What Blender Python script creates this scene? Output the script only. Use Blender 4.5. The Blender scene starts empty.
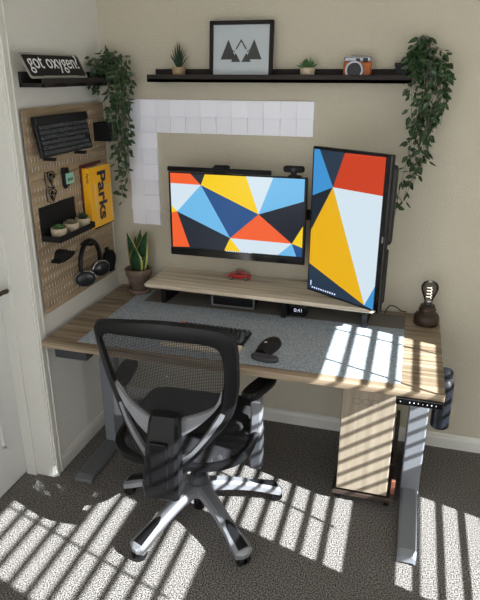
import bpy, bmesh, math, random
from mathutils import Vector, Matrix, Euler
random.seed(7)
PI = math.pi
S = bpy.context.scene
COL = S.collection

# ------------------------------------------------------------------ materials
def lin(c):
    return tuple(((v/255)/12.92 if v/255 <= .04045 else ((v/255+.055)/1.055)**2.4) for v in c)

def mat(name, rgb, rough=.5, metal=0, emit=0, bump=0, bscale=200, spec=.5, coat=0, var=0, vscale=30):
    m = bpy.data.materials.new(name); m.use_nodes = True
    nt = m.node_tree; b = nt.nodes['Principled BSDF']
    c = lin(rgb) + (1,)
    b.inputs['Base Color'].default_value = c
    b.inputs['Roughness'].default_value = rough
    b.inputs['Metallic'].default_value = metal
    b.inputs['Specular IOR Level'].default_value = spec
    b.inputs['Coat Weight'].default_value = coat
    tc = nt.nodes.new('ShaderNodeTexCoord')
    if emit:
        b.inputs['Emission Color'].default_value = c
        b.inputs['Emission Strength'].default_value = emit
    if bump:
        n = nt.nodes.new('ShaderNodeTexNoise'); n.inputs['Scale'].default_value = bscale
        n.inputs['Detail'].default_value = 3
        bp = nt.nodes.new('ShaderNodeBump'); bp.inputs['Strength'].default_value = bump
        bp.inputs['Distance'].default_value = .01
        nt.links.new(tc.outputs['Object'], n.inputs['Vector'])
        nt.links.new(n.outputs['Fac'], bp.inputs['Height'])
        nt.links.new(bp.outputs['Normal'], b.inputs['Normal'])
    if var:
        n = nt.nodes.new('ShaderNodeTexNoise'); n.inputs['Scale'].default_value = vscale
        n.inputs['Detail'].default_value = 4
        r = nt.nodes.new('ShaderNodeValToRGB')
        r.color_ramp.elements[0].position = .3; r.color_ramp.elements[1].position = .7
        r.color_ramp.elements[0].color = tuple(v*(1-var) for v in c[:3]) + (1,)
        r.color_ramp.elements[1].color = tuple(min(1, v*(1+var)) for v in c[:3]) + (1,)
        nt.links.new(tc.outputs['Object'], n.inputs['Vector'])
        nt.links.new(n.outputs['Fac'], r.inputs['Fac'])
        nt.links.new(r.outputs['Color'], b.inputs['Base Color'])
    return m

def wood(name, a, b_, axis=0, scale=1.0, rough=.5, contrast=(.3, .7)):
    m = bpy.data.materials.new(name); m.use_nodes = True
    nt = m.node_tree; b = nt.nodes['Principled BSDF']; L = nt.links.new
    tc = nt.nodes.new('ShaderNodeTexCoord'); mp = nt.nodes.new('ShaderNodeMapping')
    s = [42*scale]*3; s[axis] = 2.2*scale; mp.inputs['Scale'].default_value = s
    n = nt.nodes.new('ShaderNodeTexNoise'); n.inputs['Scale'].default_value = 1; n.inputs['Detail'].default_value = 6
    n.inputs['Distortion'].default_value = .6
    r = nt.nodes.new('ShaderNodeValToRGB'); e = r.color_ramp.elements
    e[0].position, e[1].position = contrast
    e[0].color = lin(a) + (1,); e[1].color = lin(b_) + (1,)
    L(tc.outputs['Object'], mp.inputs['Vector']); L(mp.outputs['Vector'], n.inputs['Vector'])
    L(n.outputs['Fac'], r.inputs['Fac']); L(r.outputs['Color'], b.inputs['Base Color'])
    bp = nt.nodes.new('ShaderNodeBump'); bp.inputs['Strength'].default_value = .15; bp.inputs['Distance'].default_value = .003
    L(n.outputs['Fac'], bp.inputs['Height']); L(bp.outputs['Normal'], b.inputs['Normal'])
    b.inputs['Roughness'].default_value = rough
    return m

def speckle(name, a, b_, scale=300, bump=.5, rough=.95, lo=.4, hi=.6, dist=.01):
    m = bpy.data.materials.new(name); m.use_nodes = True
    nt = m.node_tree; b = nt.nodes['Principled BSDF']; L = nt.links.new
    tc = nt.nodes.new('ShaderNodeTexCoord')
    n = nt.nodes.new('ShaderNodeTexNoise'); n.inputs['Scale'].default_value = scale; n.inputs['Detail'].default_value = 3
    r = nt.nodes.new('ShaderNodeValToRGB'); e = r.color_ramp.elements
    e[0].position, e[1].position = lo, hi
    e[0].color = lin(a) + (1,); e[1].color = lin(b_) + (1,)
    L(tc.outputs['Object'], n.inputs['Vector']); L(n.outputs['Fac'], r.inputs['Fac']); L(r.outputs['Color'], b.inputs['Base Color'])
    bp = nt.nodes.new('ShaderNodeBump'); bp.inputs['Strength'].default_value = bump; bp.inputs['Distance'].default_value = dist
    L(n.outputs['Fac'], bp.inputs['Height']); L(bp.outputs['Normal'], b.inputs['Normal'])
    b.inputs['Roughness'].default_value = rough; b.inputs['Specular IOR Level'].default_value = .1
    return m

def mesh_fabric(name, rgb, n=260, open_=.5):
    m = bpy.data.materials.new(name); m.use_nodes = True
    nt = m.node_tree; b = nt.nodes['Principled BSDF']; L = nt.links.new
    b.inputs['Base Color'].default_value = lin(rgb) + (1,); b.inputs['Roughness'].default_value = .7
    tc = nt.nodes.new('ShaderNodeTexCoord'); sep = nt.nodes.new('ShaderNodeSeparateXYZ')
    L(tc.outputs['UV'], sep.inputs[0])
    outs = []
    for k, sc in ((0, n), (1, n)):
        mu = nt.nodes.new('ShaderNodeMath'); mu.operation = 'MULTIPLY'; mu.inputs[1].default_value = sc
        si = nt.nodes.new('ShaderNodeMath'); si.operation = 'SINE'
        L(sep.outputs[k], mu.inputs[0]); L(mu.outputs[0], si.inputs[0]); outs.append(si)
    pr = nt.nodes.new('ShaderNodeMath'); pr.operation = 'ADD'
    L(outs[0].outputs[0], pr.inputs[0]); L(outs[1].outputs[0], pr.inputs[1])
    gt = nt.nodes.new('ShaderNodeMath'); gt.operation = 'GREATER_THAN'; gt.inputs[1].default_value = open_
    L(pr.outputs[0], gt.inputs[0])
    tr = nt.nodes.new('ShaderNodeBsdfTransparent'); mx = nt.nodes.new('ShaderNodeMixShader')
    L(gt.outputs[0], mx.inputs[0]); L(b.outputs[0], mx.inputs[1]); L(tr.outputs[0], mx.inputs[2])
    L(mx.outputs[0], nt.nodes['Material Output'].inputs['Surface'])
    return m

def glass(name, tint=(240, 245, 245), gl=.1):
    m = bpy.data.materials.new(name); m.use_nodes = True
    nt = m.node_tree; nt.nodes.remove(nt.nodes['Principled BSDF']); L = nt.links.new
    tr = nt.nodes.new('ShaderNodeBsdfTransparent'); tr.inputs[0].default_value = lin(tint) + (1,)
    g = nt.nodes.new('ShaderNodeBsdfGlossy'); g.inputs['Roughness'].default_value = .05
    fr = nt.nodes.new('ShaderNodeFresnel'); fr.inputs[0].default_value = 1.35
    mx = nt.nodes.new('ShaderNodeMixShader')
    if gl: 
        L(fr.outputs[0], mx.inputs[0])
    L(tr.outputs[0], mx.inputs[1]); L(g.outputs[0], mx.inputs[2])
    L(mx.outputs[0], nt.nodes['Material Output'].inputs['Surface'])
    return m

M = dict(
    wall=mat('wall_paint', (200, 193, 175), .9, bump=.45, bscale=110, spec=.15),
    wall_lit=mat('wall_paint_lit', (224, 222, 215), .9, bump=.3, bscale=110, spec=.15),  # left wall: window light put into a lighter copy of the wall colour
    ceiling=mat('ceiling_paint', (225, 222, 214), .95),
    trim=mat('white_gloss_paint', (222, 221, 214), .45),
    door=mat('door_paint', (226, 226, 224), .45),
    carpet=speckle('carpet', (24, 21, 19), (172, 167, 162), 205, 1.0, dist=.012, lo=.38, hi=.63),
    desk=wood('desk_oak', (96, 80, 62), (172, 154, 130), 0, 1, .5),
    desk_edge=wood('desk_edge', (140,122,98),(180,162,136), 0, 1, .55),
    pale=wood('pale_wood', (190, 174, 150), (244, 233, 214), 0, .9, .5),
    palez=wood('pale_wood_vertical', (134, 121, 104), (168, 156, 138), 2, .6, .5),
    peg=wood('pegboard_wood', (130, 111, 86), (182, 160, 130), 1, .9, .6),
    felt=speckle('grey_felt', (124, 135, 146), (190, 199, 208), 220, .35, lo=.35, hi=.65, dist=.004),
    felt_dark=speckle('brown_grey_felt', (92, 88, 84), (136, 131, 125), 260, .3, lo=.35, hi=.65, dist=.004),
    black=mat('black_plastic', (17, 17, 19), .42, spec=.35),
    blackm=mat('matte_black', (21, 21, 23), .7, spec=.3),
    gloss=mat('black_gloss', (10, 10, 12), .12),
    shelf=wood('dark_brown_wood', (28, 23, 21), (44, 37, 33), 0, 1, .75),
    darkgrey=mat('dark_grey', (58, 60, 64), .55),
    metal=mat('grey_powder_metal', (128, 132, 138), .45, .25),
    foot=mat('foot_metal', (104, 107, 108), .5, .2),
    silver=mat('silver_plastic', (150, 152, 158), .34, .5),
    band=mat('grey_rim', (118, 120, 124), .4, .3),
    silverm=mat('silver_metal', (205, 206, 208), .25, .9),
    chair_black=mat('chair_black', (17, 17, 19), .42, spec=.3),
    chair_fabric=mat('chair_fabric', (22, 22, 24), .95, bump=.3, bscale=500),
    chair_mesh=mesh_fabric('chair_mesh', (24, 24, 26), 1100, .25),
    seat_mesh=mesh_fabric('seat_mesh', (40, 40, 44), 1100, .9),
    tile=mat('white_light_panel', (238, 239, 248), .4, emit=.045),
    tile2=mat('white_light_panel_gap', (120, 122, 130), .5),
    frame=mat('frame_black', (22, 19, 18), .6, spec=.3),
    paper=mat('picture_paper', (224, 226, 230), .5),
    ink=mat('picture_ink', (62, 62, 62), .6),
    yellow=mat('yellow_book', (250, 184, 24), .45),
    navy=mat('book_navy', (34, 28, 52), .5),
    red_book=mat('dark_red_book', (84, 26, 28), .5),
    page=mat('book_pages', (226, 216, 190), .8),
    terra=mat('terracotta', (122, 103, 90), .85, var=.25, vscale=25),
    soil=mat('soil', (44, 34, 26), .95),
    pot=mat('beige_pot', (188, 172, 148), .8, var=.1, vscale=60),
    potwood=mat('tan_pot', (166, 140, 108), .7, var=.15, vscale=60),
    leaf=mat('vine_leaf', (48, 74, 42), .4, var=.6, vscale=45),
    stem=mat('vine_stem', (120, 116, 104), .7),
    succ=mat('succulent_green', (70, 110, 62), .5, var=.3, vscale=40),
    succd=mat('dark_succulent', (44, 66, 46), .5, var=.3, vscale=40),
    snake=mat('snake_leaf', (44, 76, 50), .4, var=.5, vscale=55),
    snake_y=mat('snake_leaf_edge', (176, 178, 96), .45),
    orange=mat('camera_leather', (176, 92, 34), .6, var=.2, vscale=60),
    red=mat('red_paint', (186, 26, 30), .25, coat=.5),
    bronze=mat('dark_bronze', (66, 54, 44), .5, .4),
    key=mat('keycap_black', (44, 47, 51), .5),
    keyp=mat('hung_keycap', (54, 57, 61), .5),
    key2=mat('keycap_grey', (84, 92, 98), .5),
    keyo=mat('keycap_orange', (236, 74, 40), .5),
    mint=mat('mint_plastic', (150, 204, 184), .5),
    copper=mat('copper', (190, 120, 96), .35, .7),
    walnut=wood('dark_walnut', (46, 37, 31), (74, 60, 50), 0, 1, .5),
    white=mat('white_print', (236, 236, 238), .5),
    smoke=glass('smoked_glass', (190, 188, 186), 1),
    pane=glass('clear_pane', (248, 250, 250), 1),
    lens=mat('lens_black', (12, 12, 16), .3, spec=.3),
    filament=mat('filament', (255, 246, 232), .4, emit=3.0),
    bottle=mat('bottle_navy', (22, 25, 31), .35),
    display=mat('lit_digits', (200, 205, 235), .4, emit=.9),
    fence=mat('plate_border', (150, 148, 142), .5),
)
SCR = {k: mat('screen_' + k, c, .25, emit=e, spec=.3) for k, (c, e) in dict(
    orange=((236, 92, 40), .72), red=((196, 58, 22), .72), yellow=((240, 200, 10), .70), white=((206, 222, 232), .70),
    sky=((106, 180, 226), .70), amber=((226, 172, 14), .66), sky2=((60, 142, 204), .72), blue=((24, 74, 130), .72), navy=((6, 16, 34), .5), slate=((34, 52, 70), .6),
    slate2=((24, 34, 46), .6)).items()}
for m_ in SCR.values():
    b_ = m_.node_tree.nodes['Principled BSDF']; b_.inputs['Base Color'].default_value = (.012, .012, .013, 1); b_.inputs['Emission Strength'].default_value = 1.06

# ------------------------------------------------------------------ mesh helpers
class MB:
    def __init__(s): s.bm = bmesh.new(); s.mi = 0; s.uv = None
    def _fin(s, verts, T, faces=None):
        if T is not None: bmesh.ops.transform(s.bm, matrix=T, verts=verts)
        return s
    def box(s, lo, hi, bev=0, T=None, seg=2, mi=None):
        c = [(a+b)/2 for a, b in zip(lo, hi)]; d = [abs(b-a) for a, b in zip(lo, hi)]
        r = bmesh.ops.create_cube(s.bm, size=1, matrix=Matrix.Translation(c) @ Matrix.Diagonal((*d, 1)))
        vs = r['verts']
        fs0 = set(f for v in vs for f in v.link_faces)
        if bev:
            es = list(set(e for v in vs for e in v.link_edges))
            rr = bmesh.ops.bevel(s.bm, geom=es, offset=bev, segments=seg, affect='EDGES', profile=.5)
            vs = list(set([v for v in rr['verts']] + [v for f in rr['faces'] for v in f.verts] + [v for v in vs if v.is_valid]))
            # include whole connected island
            stack = list(vs); seen = set(vs)
            while stack:
                v = stack.pop()
                for e in v.link_edges:
                    o = e.other_vert(v)
                    if o not in seen: seen.add(o); stack.append(o)
            vs = list(seen)
        for f in set(f for v in vs for f in v.link_faces): f.material_index = s.mi if mi is None else mi
        return s._fin(vs, T)
    def cyl(s, p0, p1, r0, r1=None, n=24, caps=True, T=None):
        p0, p1 = Vector(p0), Vector(p1); r1 = r0 if r1 is None else r1
        return s.tube([p0, p1], [r0, r1], n, caps, T)
    def tube(s, pts, rad, n=10, caps=True, T=None, flat=None):
        pts = [Vector(p) for p in pts]
        if not isinstance(rad, (list, tuple)): rad = [rad]*len(pts)
        rings = []; up = None
        for i, p in enumerate(pts):
            d = (pts[min(i+1, len(pts)-1)] - pts[max(i-1, 0)]).normalized()
            if up is None:
                up = d.orthogonal().normalized()
                if flat: 
                    f = Vector(flat); up = (f - d*f.dot(d)).normalized()
            else:
                up = (up - d*up.dot(d)).normalized()
            sd = d.cross(up)
            rr = rad[i] if isinstance(rad[i], (list, tuple)) else (rad[i], rad[i])
            rings.append([s.bm.verts.new(p + up*math.cos(a)*rr[0] + sd*math.sin(a)*rr[1]) for a in [2*PI*k/n for k in range(n)]])
        s._bridge(rings, n, caps)
        return s._fin([v for r in rings for v in r], T)
    def _bridge(s, rings, n, caps=True, closed=False):
        m = len(rings)
        for i in range(m if closed else m-1):
            a, b = rings[i], rings[(i+1) % m]
            for k in range(n):
                f = s.bm.faces.new((a[k], a[(k+1) % n], b[(k+1) % n], b[k])); f.material_index = s.mi; f.smooth = True
        if caps and not closed:
            for r in (rings[0][::-1], rings[-1]):
                f = s.bm.faces.new(r); f.material_index = s.mi
    def lathe(s, prof, n=28, T=None, c=(0, 0, 0)):
        rings = []
        for r, z in prof:
            rings.append([s.bm.verts.new((c[0]+max(r, 1e-4)*math.cos(2*PI*k/n), c[1]+max(r, 1e-4)*math.sin(2*PI*k/n), c[2]+z)) for k in range(n)])
        s._bridge(rings, n, True)
        return s._fin([v for r in rings for v in r], T)
    def prism(s, poly, d, T=None, smooth=False):
        """polygon in xy extruded along z from d[0] to d[1]"""
        a = [s.bm.verts.new((x, y, d[0])) for x, y in poly]; b = [s.bm.verts.new((x, y, d[1])) for x, y in poly]
        n = len(poly)
        fs = [s.bm.faces.new(a[::-1]), s.bm.faces.new(b)]
        for k in range(n): 
            f = s.bm.faces.new((a[k], a[(k+1) % n], b[(k+1) % n], b[k])); f.smooth = smooth; fs.append(f)
        for f in fs: f.material_index = s.mi
        return s._fin(a+b, T)
    def face(s, pts, T=None, mi=None):
        vs = [s.bm.verts.new(p) for p in pts]; f = s.bm.faces.new(vs); f.material_index = s.mi if mi is None else mi
        return s._fin(vs, T)
    def loft(s, loops, closed=False, caps=False, smooth=True):
        rings = [[s.bm.verts.new(p) for p in l] for l in loops]
        s._bridge(rings, len(loops[0]), caps, closed)
        return s
    def build(s, name, m, parent=None, smooth=None, loc=None):
        bm = s.bm
        bmesh.ops.recalc_face_normals(bm, faces=bm.faces)
        me = bpy.data.meshes.new(name)
        if loc is not None and parent is None:
            bmesh.ops.translate(bm, vec=-Vector(loc), verts=bm.verts)
        bm.to_mesh(me); bm.free()
        if not isinstance(m, (list, tuple)): m = [m]
        for x in m: me.materials.append(x)
        if smooth is not None:
            for p_ in me.polygons: p_.use_smooth = smooth
            if smooth:
                try: me.set_sharp_from_angle(angle=math.radians(40))
                except Exception: pass
        o = bpy.data.objects.new(name, me); COL.objects.link(o)
        if parent is not None: o.parent = parent
        elif loc is not None: o.location = loc
        return o

def thing(name, label, cat, loc=(0, 0, 0), rot=(0, 0, 0), group=None):
    o = bpy.data.objects.new(name, None); COL.objects.link(o)
    o.empty_display_size = .05
    o.location = loc; o.rotation_euler = rot; o['label'] = label; o['category'] = cat
    if group: o['group'] = group
    return o
def tag(o, label, cat, group=None):
    o['label'] = label; o['category'] = cat
    if group: o['group'] = group
    return o
def struct(o): o['kind'] = 'structure'; return o
def copy_tree(o, parent=None):
    c = o.copy(); COL.objects.link(c); c.parent = parent
    for ch in [x for x in list(COL.objects) if x.parent == o]: copy_tree(ch, c)
    return c
def T(x=0, y=0, z=0, rx=0, ry=0, rz=0):
    return Matrix.Translation((x, y, z)) @ Euler((rx, ry, rz)).to_matrix().to_4x4()
def crom(pts, n=6, closed=True):
    out = []; m = len(pts)
    rng = range(m) if closed else range(m-1)
    for i in rng:
        P = [Vector(pts[(i+k) % m] if closed else pts[min(max(i+k, 0), m-1)]) for k in (-1, 0, 1, 2)]
        for j in range(n):
            t = j/n
            out.append(.5*((2*P[1]) + (-P[0]+P[2])*t + (2*P[0]-5*P[1]+4*P[2]-P[3])*t*t + (-P[0]+3*P[1]-3*P[2]+P[3])*t**3))
    if not closed: out.append(Vector(pts[-1]))
    return out
def text_mesh(body, size, name, m, parent, Tm, extrude=.0006, align='LEFT', offset=0.0, shear=0):
    cu = bpy.data.curves.new(name + '_tmp', 'FONT'); cu.body = body; cu.size = size; cu.extrude = extrude
    cu.align_x = align; cu.offset = offset; cu.shear = shear
    to = bpy.data.objects.new(name + '_tmp', cu); COL.objects.link(to)
    dg = bpy.context.evaluated_depsgraph_get(); dg.update()
    me = bpy.data.meshes.new_from_object(to.evaluated_get(dg))
    bpy.data.objects.remove(to); bpy.data.curves.remove(cu)
    me.transform(Tm); me.materials.clear(); me.materials.append(m); me.name = name
    o = bpy.data.objects.new(name, me); COL.objects.link(o); o.parent = parent
    return o

H = .7025
# ------------------------------------------------------------------ the room
XR, YN, ZC = 2.7, -3.7, 2.5
struct(MB().box((-.2, YN, -.05), (XR+.1, .1, 0)).build('floor', M['carpet']))
struct(MB().box((-.2, YN, ZC), (XR+.1, .1, ZC+.05)).build('ceiling', M['ceiling']))
struct(MB().box((-.2, 0, -.05), (XR+.1, .1, ZC)).build('wall_back', M['wall']))
b = MB(); b.box((-.2, -.745, 0), (0, 0, ZC)); b.box((-.2, -1.63, 2.06), (0, -.745, ZC)); b.box((-.2, YN, 0), (0, -1.63, ZC))
struct(b.build('wall_left', M['wall_lit']))
def baseboard(name, p0, p1, inward):
    prof = [(0, 0), (.014, 0), (.014, .052), (.010, .062), (.010, .068), (.004, .0755), (0, .0755)]
    d = (Vector(p1)-Vector(p0)); n = Vector(inward); b = MB()
    b.loft([[Vector(p0)+n*a+Vector((0, 0, z)) for a, z in prof], [Vector(p1)+n*a+Vector((0, 0, z)) for a, z in prof]], caps=True)
    struct(b.build(name, M['trim'], smooth=False))
baseboard('baseboard_back', (0, 0, 0), (XR, 0, 0), (0, -1, 0))
baseboard('baseboard_left', (0, -.70, 0), (0, 0, 0), (1, 0, 0))
# door casing (profiled), jamb with stop, door
b = MB()
for (x, y0, y1) in ((.012, -.755, -.698), (.018, -.748, -.730), (.017, -.712, -.702)):
    b.box((0, y0, 0), (x, y1, 2.12), .002)
    b.box((0, -1.68, 2.06-(y0+.755)), (x, y1, 2.06-(y0+.755)+(y1-y0)), .002)
b.box((0, -1.69, 0), (.016, -1.63, 2.12), .003)
struct(b.build('trim_1', M['trim']))
b = MB(); b.box((-.2, -.758, 0), (.004, -.745, 2.06), .002); b.box((-.135, -.770, 0), (-.085, -.757, 2.05), .002)
b.box((-.2, -1.63, 2.05), (.004, -.745, 2.062)); b.box((-.2, -1.64, 0), (.004, -1.625, 2.06))
struct(b.build('trim_2', M['trim']))
d = MB(); d.box((-.175, -1.622, .012), (-.136, -.762, 2.045), .002)
door = struct(d.build('door_1', M['door']))
for z0, z1 in ((.22, .86), (1.06, 1.9)):
    for y0, y1 in ((-1.18, -.88), (-1.52, -1.24)):
        b = MB(); w = .018
        for lo, hi in (((y0, z0), (y1, z0+w)), ((y0, z1-w), (y1, z1)), ((y0, z0), (y0+w, z1)), ((y1-w, z0), (y1, z1))):
            b.box((-.137, lo[0], lo[1]), (-.128, hi[0], hi[1]), .003)
        b.box((-.137, y0+.05, z0+.05), (-.131, y1-.05, z1-.05), .003)
        b.build('door_panel', M['door'], door)
b = MB(); b.cyl((-.136, -.835, .925), (-.126, -.835, .925), .031, n=24)
b.tube([(-.126, -.835, .925), (-.085, -.835, .925)], .011)
b.tube([(-.082, -.845, .925), (-.082, -.815, .926), (-.082, -.79, .922)], [(.013, .009)]*3)
b.build('door_handle', M['bronze'], door)
# right wall with two windows and blinds
W = [(-1.40, -.655, .945, 1.83), (-2.14, -1.475, 1.315, 2.03), (-1.34, -.73, .28, .875)]
b = MB(); x0, x1 = XR, XR+.1
b.box((x0, YN, 0), (x1, -2.14, ZC)); b.box((x0, -2.14, 0), (x1, -1.475, 1.315)); b.box((x0, -2.14, 2.03), (x1, -1.475, ZC)); b.box((x0, -1.475, 0), (x1, -1.40, ZC))
b.box((x0, -1.40, 1.83), (x1, -.655, ZC)); b.box((x0, -1.40, .875), (x1, -.655, .945)); b.box((x0, -1.40, 0), (x1, -1.34, .875)); b.box((x0, -1.34, 0), (x1, -.73, .28)); b.box((x0, -.73, 0), (x1, -.655, .875)); b.box((x0, -.655, 0), (x1, .1, ZC))
struct(b.build('wall_right', M['wall']))
for i, (y0, y1, z0, z1) in enumerate(W):
    f = MB(); t = .02
    f.box((XR+.03, y0, z0), (XR+.07, y0+t, z1)); f.box((XR+.03, y1-t, z0), (XR+.07, y1, z1)); f.box((XR+.03, y0, z0), (XR+.07, y1, z0+t)); f.box((XR+.03, y0, z1-t), (XR+.07, y1, z1))
    fo = struct(f.build('window_%d' % (i+1), M['trim']))
    MB().box((XR+.05, y0+t, z0+t), (XR+.054, y1-t, z1-t)).build('pane', M['pane'], fo)
    bl = thing('venetian_blind', ['white slatted blind over the wide middle window', 'white slatted blind over the highest window', 'white slatted blind over the lowest window'][i], 'blind', (XR-.04, (y0+y1)/2, z1+.03), group=None)
    s = MB(); z = 1.670
    k0 = int((z0-.03-z)/.063)-1
    for k in range(k0, 20):
        zz = z + k*.063
        if zz < z0-.02 or zz > z1+.01: continue
        s.box((-.0265, -(y1-y0)/2-.03, -.0012), (.0265, (y1-y0)/2+.03, .0012), T=T(0, 0, zz-z1-.03, 0, -math.radians(17), 0))
    s.build('slats', M['trim'], bl)
    hz = -.10 if i == 2 else .01
    MB().box((-.03, -(y1-y0)/2-.03, hz), (.03, (y1-y0)/2+.03, hz+(.075 if i == 2 else .04)), .003).build('headrail', M['trim'], bl)
    c = MB()
    yc = (y0+y1)/2
    for ya, yb in (((-.73, -.73), (-1.01, -1.125)) if i == 0 else ((-1.80, -1.80),) if i == 1 else ((-.72, -.72),)):
        for xx in (-.0275,): c.tube([(xx, ya-yc, .0), (xx, yb-yc, z0-z1-.04)], .0065, 6)
    c.build('ladder_tape', M['trim'], bl)

# ------------------------------------------------------------------ desk
XL, DW, DD, G = .033, 1.615, .756, .011
desk = thing('standing_desk', 'wide oak-topped standing desk on grey metal legs in the corner', 'desk', (XL+DW/2, -G-DD/2, 0))
ox, oy = XL+DW/2, -G-DD/2
MB().box((-DW/2, -DD/2, H-.028), (DW/2, DD/2, H), .003).build('desktop', M['desk'], desk)
def leg(x, side):
    l = MB(); l.box((x-.04, -.46-oy, .03), (x+.04, -.405-oy, H-.03), .006)
    l.box((x-.033, -.457-oy, .3), (x+.033, -.408-oy, H-.028), .004)
    lo = l.build('leg', M['metal'], desk)
    f = MB(); q = .6 if side < 0 else 1
    prof = [(-.85, .005), (-.845, .028), (-.82, .045), (-.46, .05), (-.40, .05), (-.16, .045), (-.13, .03), (-.125, .005)]
    hw = .043 if side < 0 else .035
    f.loft([[(x+s*hw*k, y-oy, (z+dz)*q) for y, z in prof] for s, k, dz in ((-1, 1, 0), (-1, .7, .008), (1, .7, .008), (1, 1, 0))], caps=True)
    fo = f.build('foot', M['metal'] if side > 0 else M['foot'], lo, smooth=False)
    fo.location.y = (.03 if side < 0 else 0) + (.06 if side < 0 else 0)
    MB().box((x-.035, -.70-oy, H-.05), (x+.035, -.10-oy, H-.028), .003).build('bracket', M['metal'], lo)
leg(.152-ox, -1); leg(1.584-ox, 1)
MB().box((.19-ox, -.46-oy, H-.075), (1.55-ox, -.40-oy, H-.035), .003).build('crossbar', M['darkgrey'], desk)
hs = MB().box((1.484-ox, -.772-oy, H-.058), (1.646-ox, -.70-oy, H-.029), .004).build('control_panel', M['gloss'], desk)
for x in (1.50, 1.532, 1.547, 1.562, 1.577, 1.592, 1.607, 1.622):
    MB().box((x-ox-.0018, -.7735-oy, H-.045), (x-ox+.0018, -.772-oy, H-.0415)).build('button', M['white'], hs)
dr = MB(); dr.box((.052-ox, -.71-oy, H-.098), (.205-ox, -.38-oy, H-.03), .004).build('drawer', M['darkgrey'], desk)
# cable tray hint under desk
dm = thing('desk_mat', 'long grey felt desk mat covering most of the oak desktop', 'desk mat', (.85, -.37, H))
MB().box((-.668, -.358, 0), (.645, .31, .003), .0012).build('felt_pad', M['felt'], dm)
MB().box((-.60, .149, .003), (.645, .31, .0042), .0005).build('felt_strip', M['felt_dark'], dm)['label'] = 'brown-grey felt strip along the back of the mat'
HM = H+.003

# monitor shelf
ms = thing('monitor_riser', 'pale wooden monitor riser on black legs along the back of the desk', 'riser', (.825, -.155, H))
b = MB(); prof = [(-.13, .080), (-.138, .086), (-.13, .096), (-.10, .0985), (.12, .1), (.135, .094), (.128, .084), (.0, .080)]
w = .545
b.loft([[(x, y, z) for y, z in prof] for x in (-w+.012, w-.012)], caps=True)
b.loft([[(-w+.012*(1-k)-0.0, y*(.94 if k else 1), .09+(z-.09)*(.6 if k else 1)) for y, z in prof] for k in (0, 1)], caps=True)
b.loft([[(w-.012*(1-k), y*(.94 if k else 1), .09+(z-.09)*(.6 if k else 1)) for y, z in prof] for k in (0, 1)], caps=True)
mo = b.build('riser_top', M['pale'], ms, smooth=False)
for x in (-.465, .135, .50):
    MB().box((x-.012, -.09, .003), (x+.012, .10, .081), .002).build('leg', M['blackm'], ms)
ms.rotation_euler.z = -.038; ms.location.y = -.148; ms.scale.z = 1.15

# ------------------------------------------------------------------ monitors
def screen(parent, polys, corners, w, h, y, name='screen'):
    """polys in picture units of the artwork; corners TL TR BR BL of the same units"""
    (ax, ay), (bx, by), (cx, cy), (dx, dy) = corners
    def inv(px, py):
        u = v = .5
        for _ in range(25):
            X = (1-u)*(1-v)*ax+u*(1-v)*bx+u*v*cx+(1-u)*v*dx; Y = (1-u)*(1-v)*ay+u*(1-v)*by+u*v*cy+(1-u)*v*dy
            a = (1-v)*(bx-ax)+v*(cx-dx); b_ = (1-u)*(dx-ax)+u*(cx-bx)
            c = (1-v)*(by-ay)+v*(cy-dy); d_ = (1-u)*(dy-ay)+u*(cy-by)
            D = a*d_-b_*c; ex, ey = px-X, py-Y
            u += (ex*d_-ey*b_)/D; v += (a*ey-c*ex)/D
        return min(max(u, 0), 1), min(max(v, 0), 1)
    keys = sorted(set(k for k, _ in polys)); b = MB()
    b.box((-w/2, y, -h/2), (w/2, y+.002, h/2), mi=len(keys))
    n = 0
    for k, pts in polys:
        q = [inv(*pt) for pt in pts]; n += 1
        b.face([((u-.5)*w, y-.0003-.00001*n, (.5-v)*h) for u, v in q], mi=keys.index(k))
    o = b.build(name, [SCR[k] for k in keys] + [SCR['navy']], parent)
    return o
# landscape monitor
mon = thing('landscape_monitor', 'wide landscape monitor showing a geometric wallpaper, above the riser', 'monitor', (.7175, -.20, 1.1495))
mw, mh = .636, .380
b = MB(); b.box((-mw/2, 0, -mh/2-.006), (mw/2, .022, mh/2), .004); b.box((-.2, .02, -.12), (.2, .05, .12), .012)
b.build('casing', M['black'], mon)
MB().box((-mw/2+.001, -.003, -mh/2-.006), (mw/2-.001, .001, -mh/2+.026), .001).build('chin', M['gloss'], mon)
P1 = [('orange', [(58, 70), (118, 71), (148, 103), (58, 97)]), ('slate2', [(118, 71), (160, 73), (148, 103)]),
      ('yellow', [(160, 73), (277, 79), (312, 183), (148, 103)]), ('white', [(277, 79), (352, 83), (312, 183)]),
      ('sky', [(352, 83), (437, 87), (435, 147), (312, 183)]), ('navy', [(312, 183), (435, 147), (433, 215), (403, 265)]),
      ('white', [(58, 97), (148, 103), (78, 175), (61, 158)]), ('yellow', [(61, 158), (78, 175), (62, 178)]),
      ('orange', [(62, 178), (78, 175), (115, 276), (65, 275)]), ('sky', [(78, 175), (148, 103), (232, 250)]),
      ('blue', [(148, 103), (312, 183), (232, 250)]), ('slate2', [(78, 175), (232, 250), (215, 286), (115, 277)]),
      ('orange', [(312, 183), (403, 265), (232, 250)]), ('yellow', [(232, 250), (262, 290), (215, 286)]),
      ('white', [(232, 250), (403, 265), (365, 299), (262, 290)]), ('sky', [(403, 265), (415, 302), (365, 299)]),
      ('yellow', [(403, 265), (433, 215), (431, 277)]), ('blue', [(403, 265), (431, 277), (430, 303), (415, 302)])]
so = screen(mon, P1, [(58, 70), (437, 87), (430, 303), (65, 275)], mw-.022, mh-.036, -.0005)
so.location.z = .013
b = MB()
for k in range(12): b.box((-.045+k*.0105, -.0035, -mh/2+.0285), (-.0405+k*.0105, -.0015, -mh/2+.033))
b.build('screen_icons', M['display'], mon)
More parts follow.
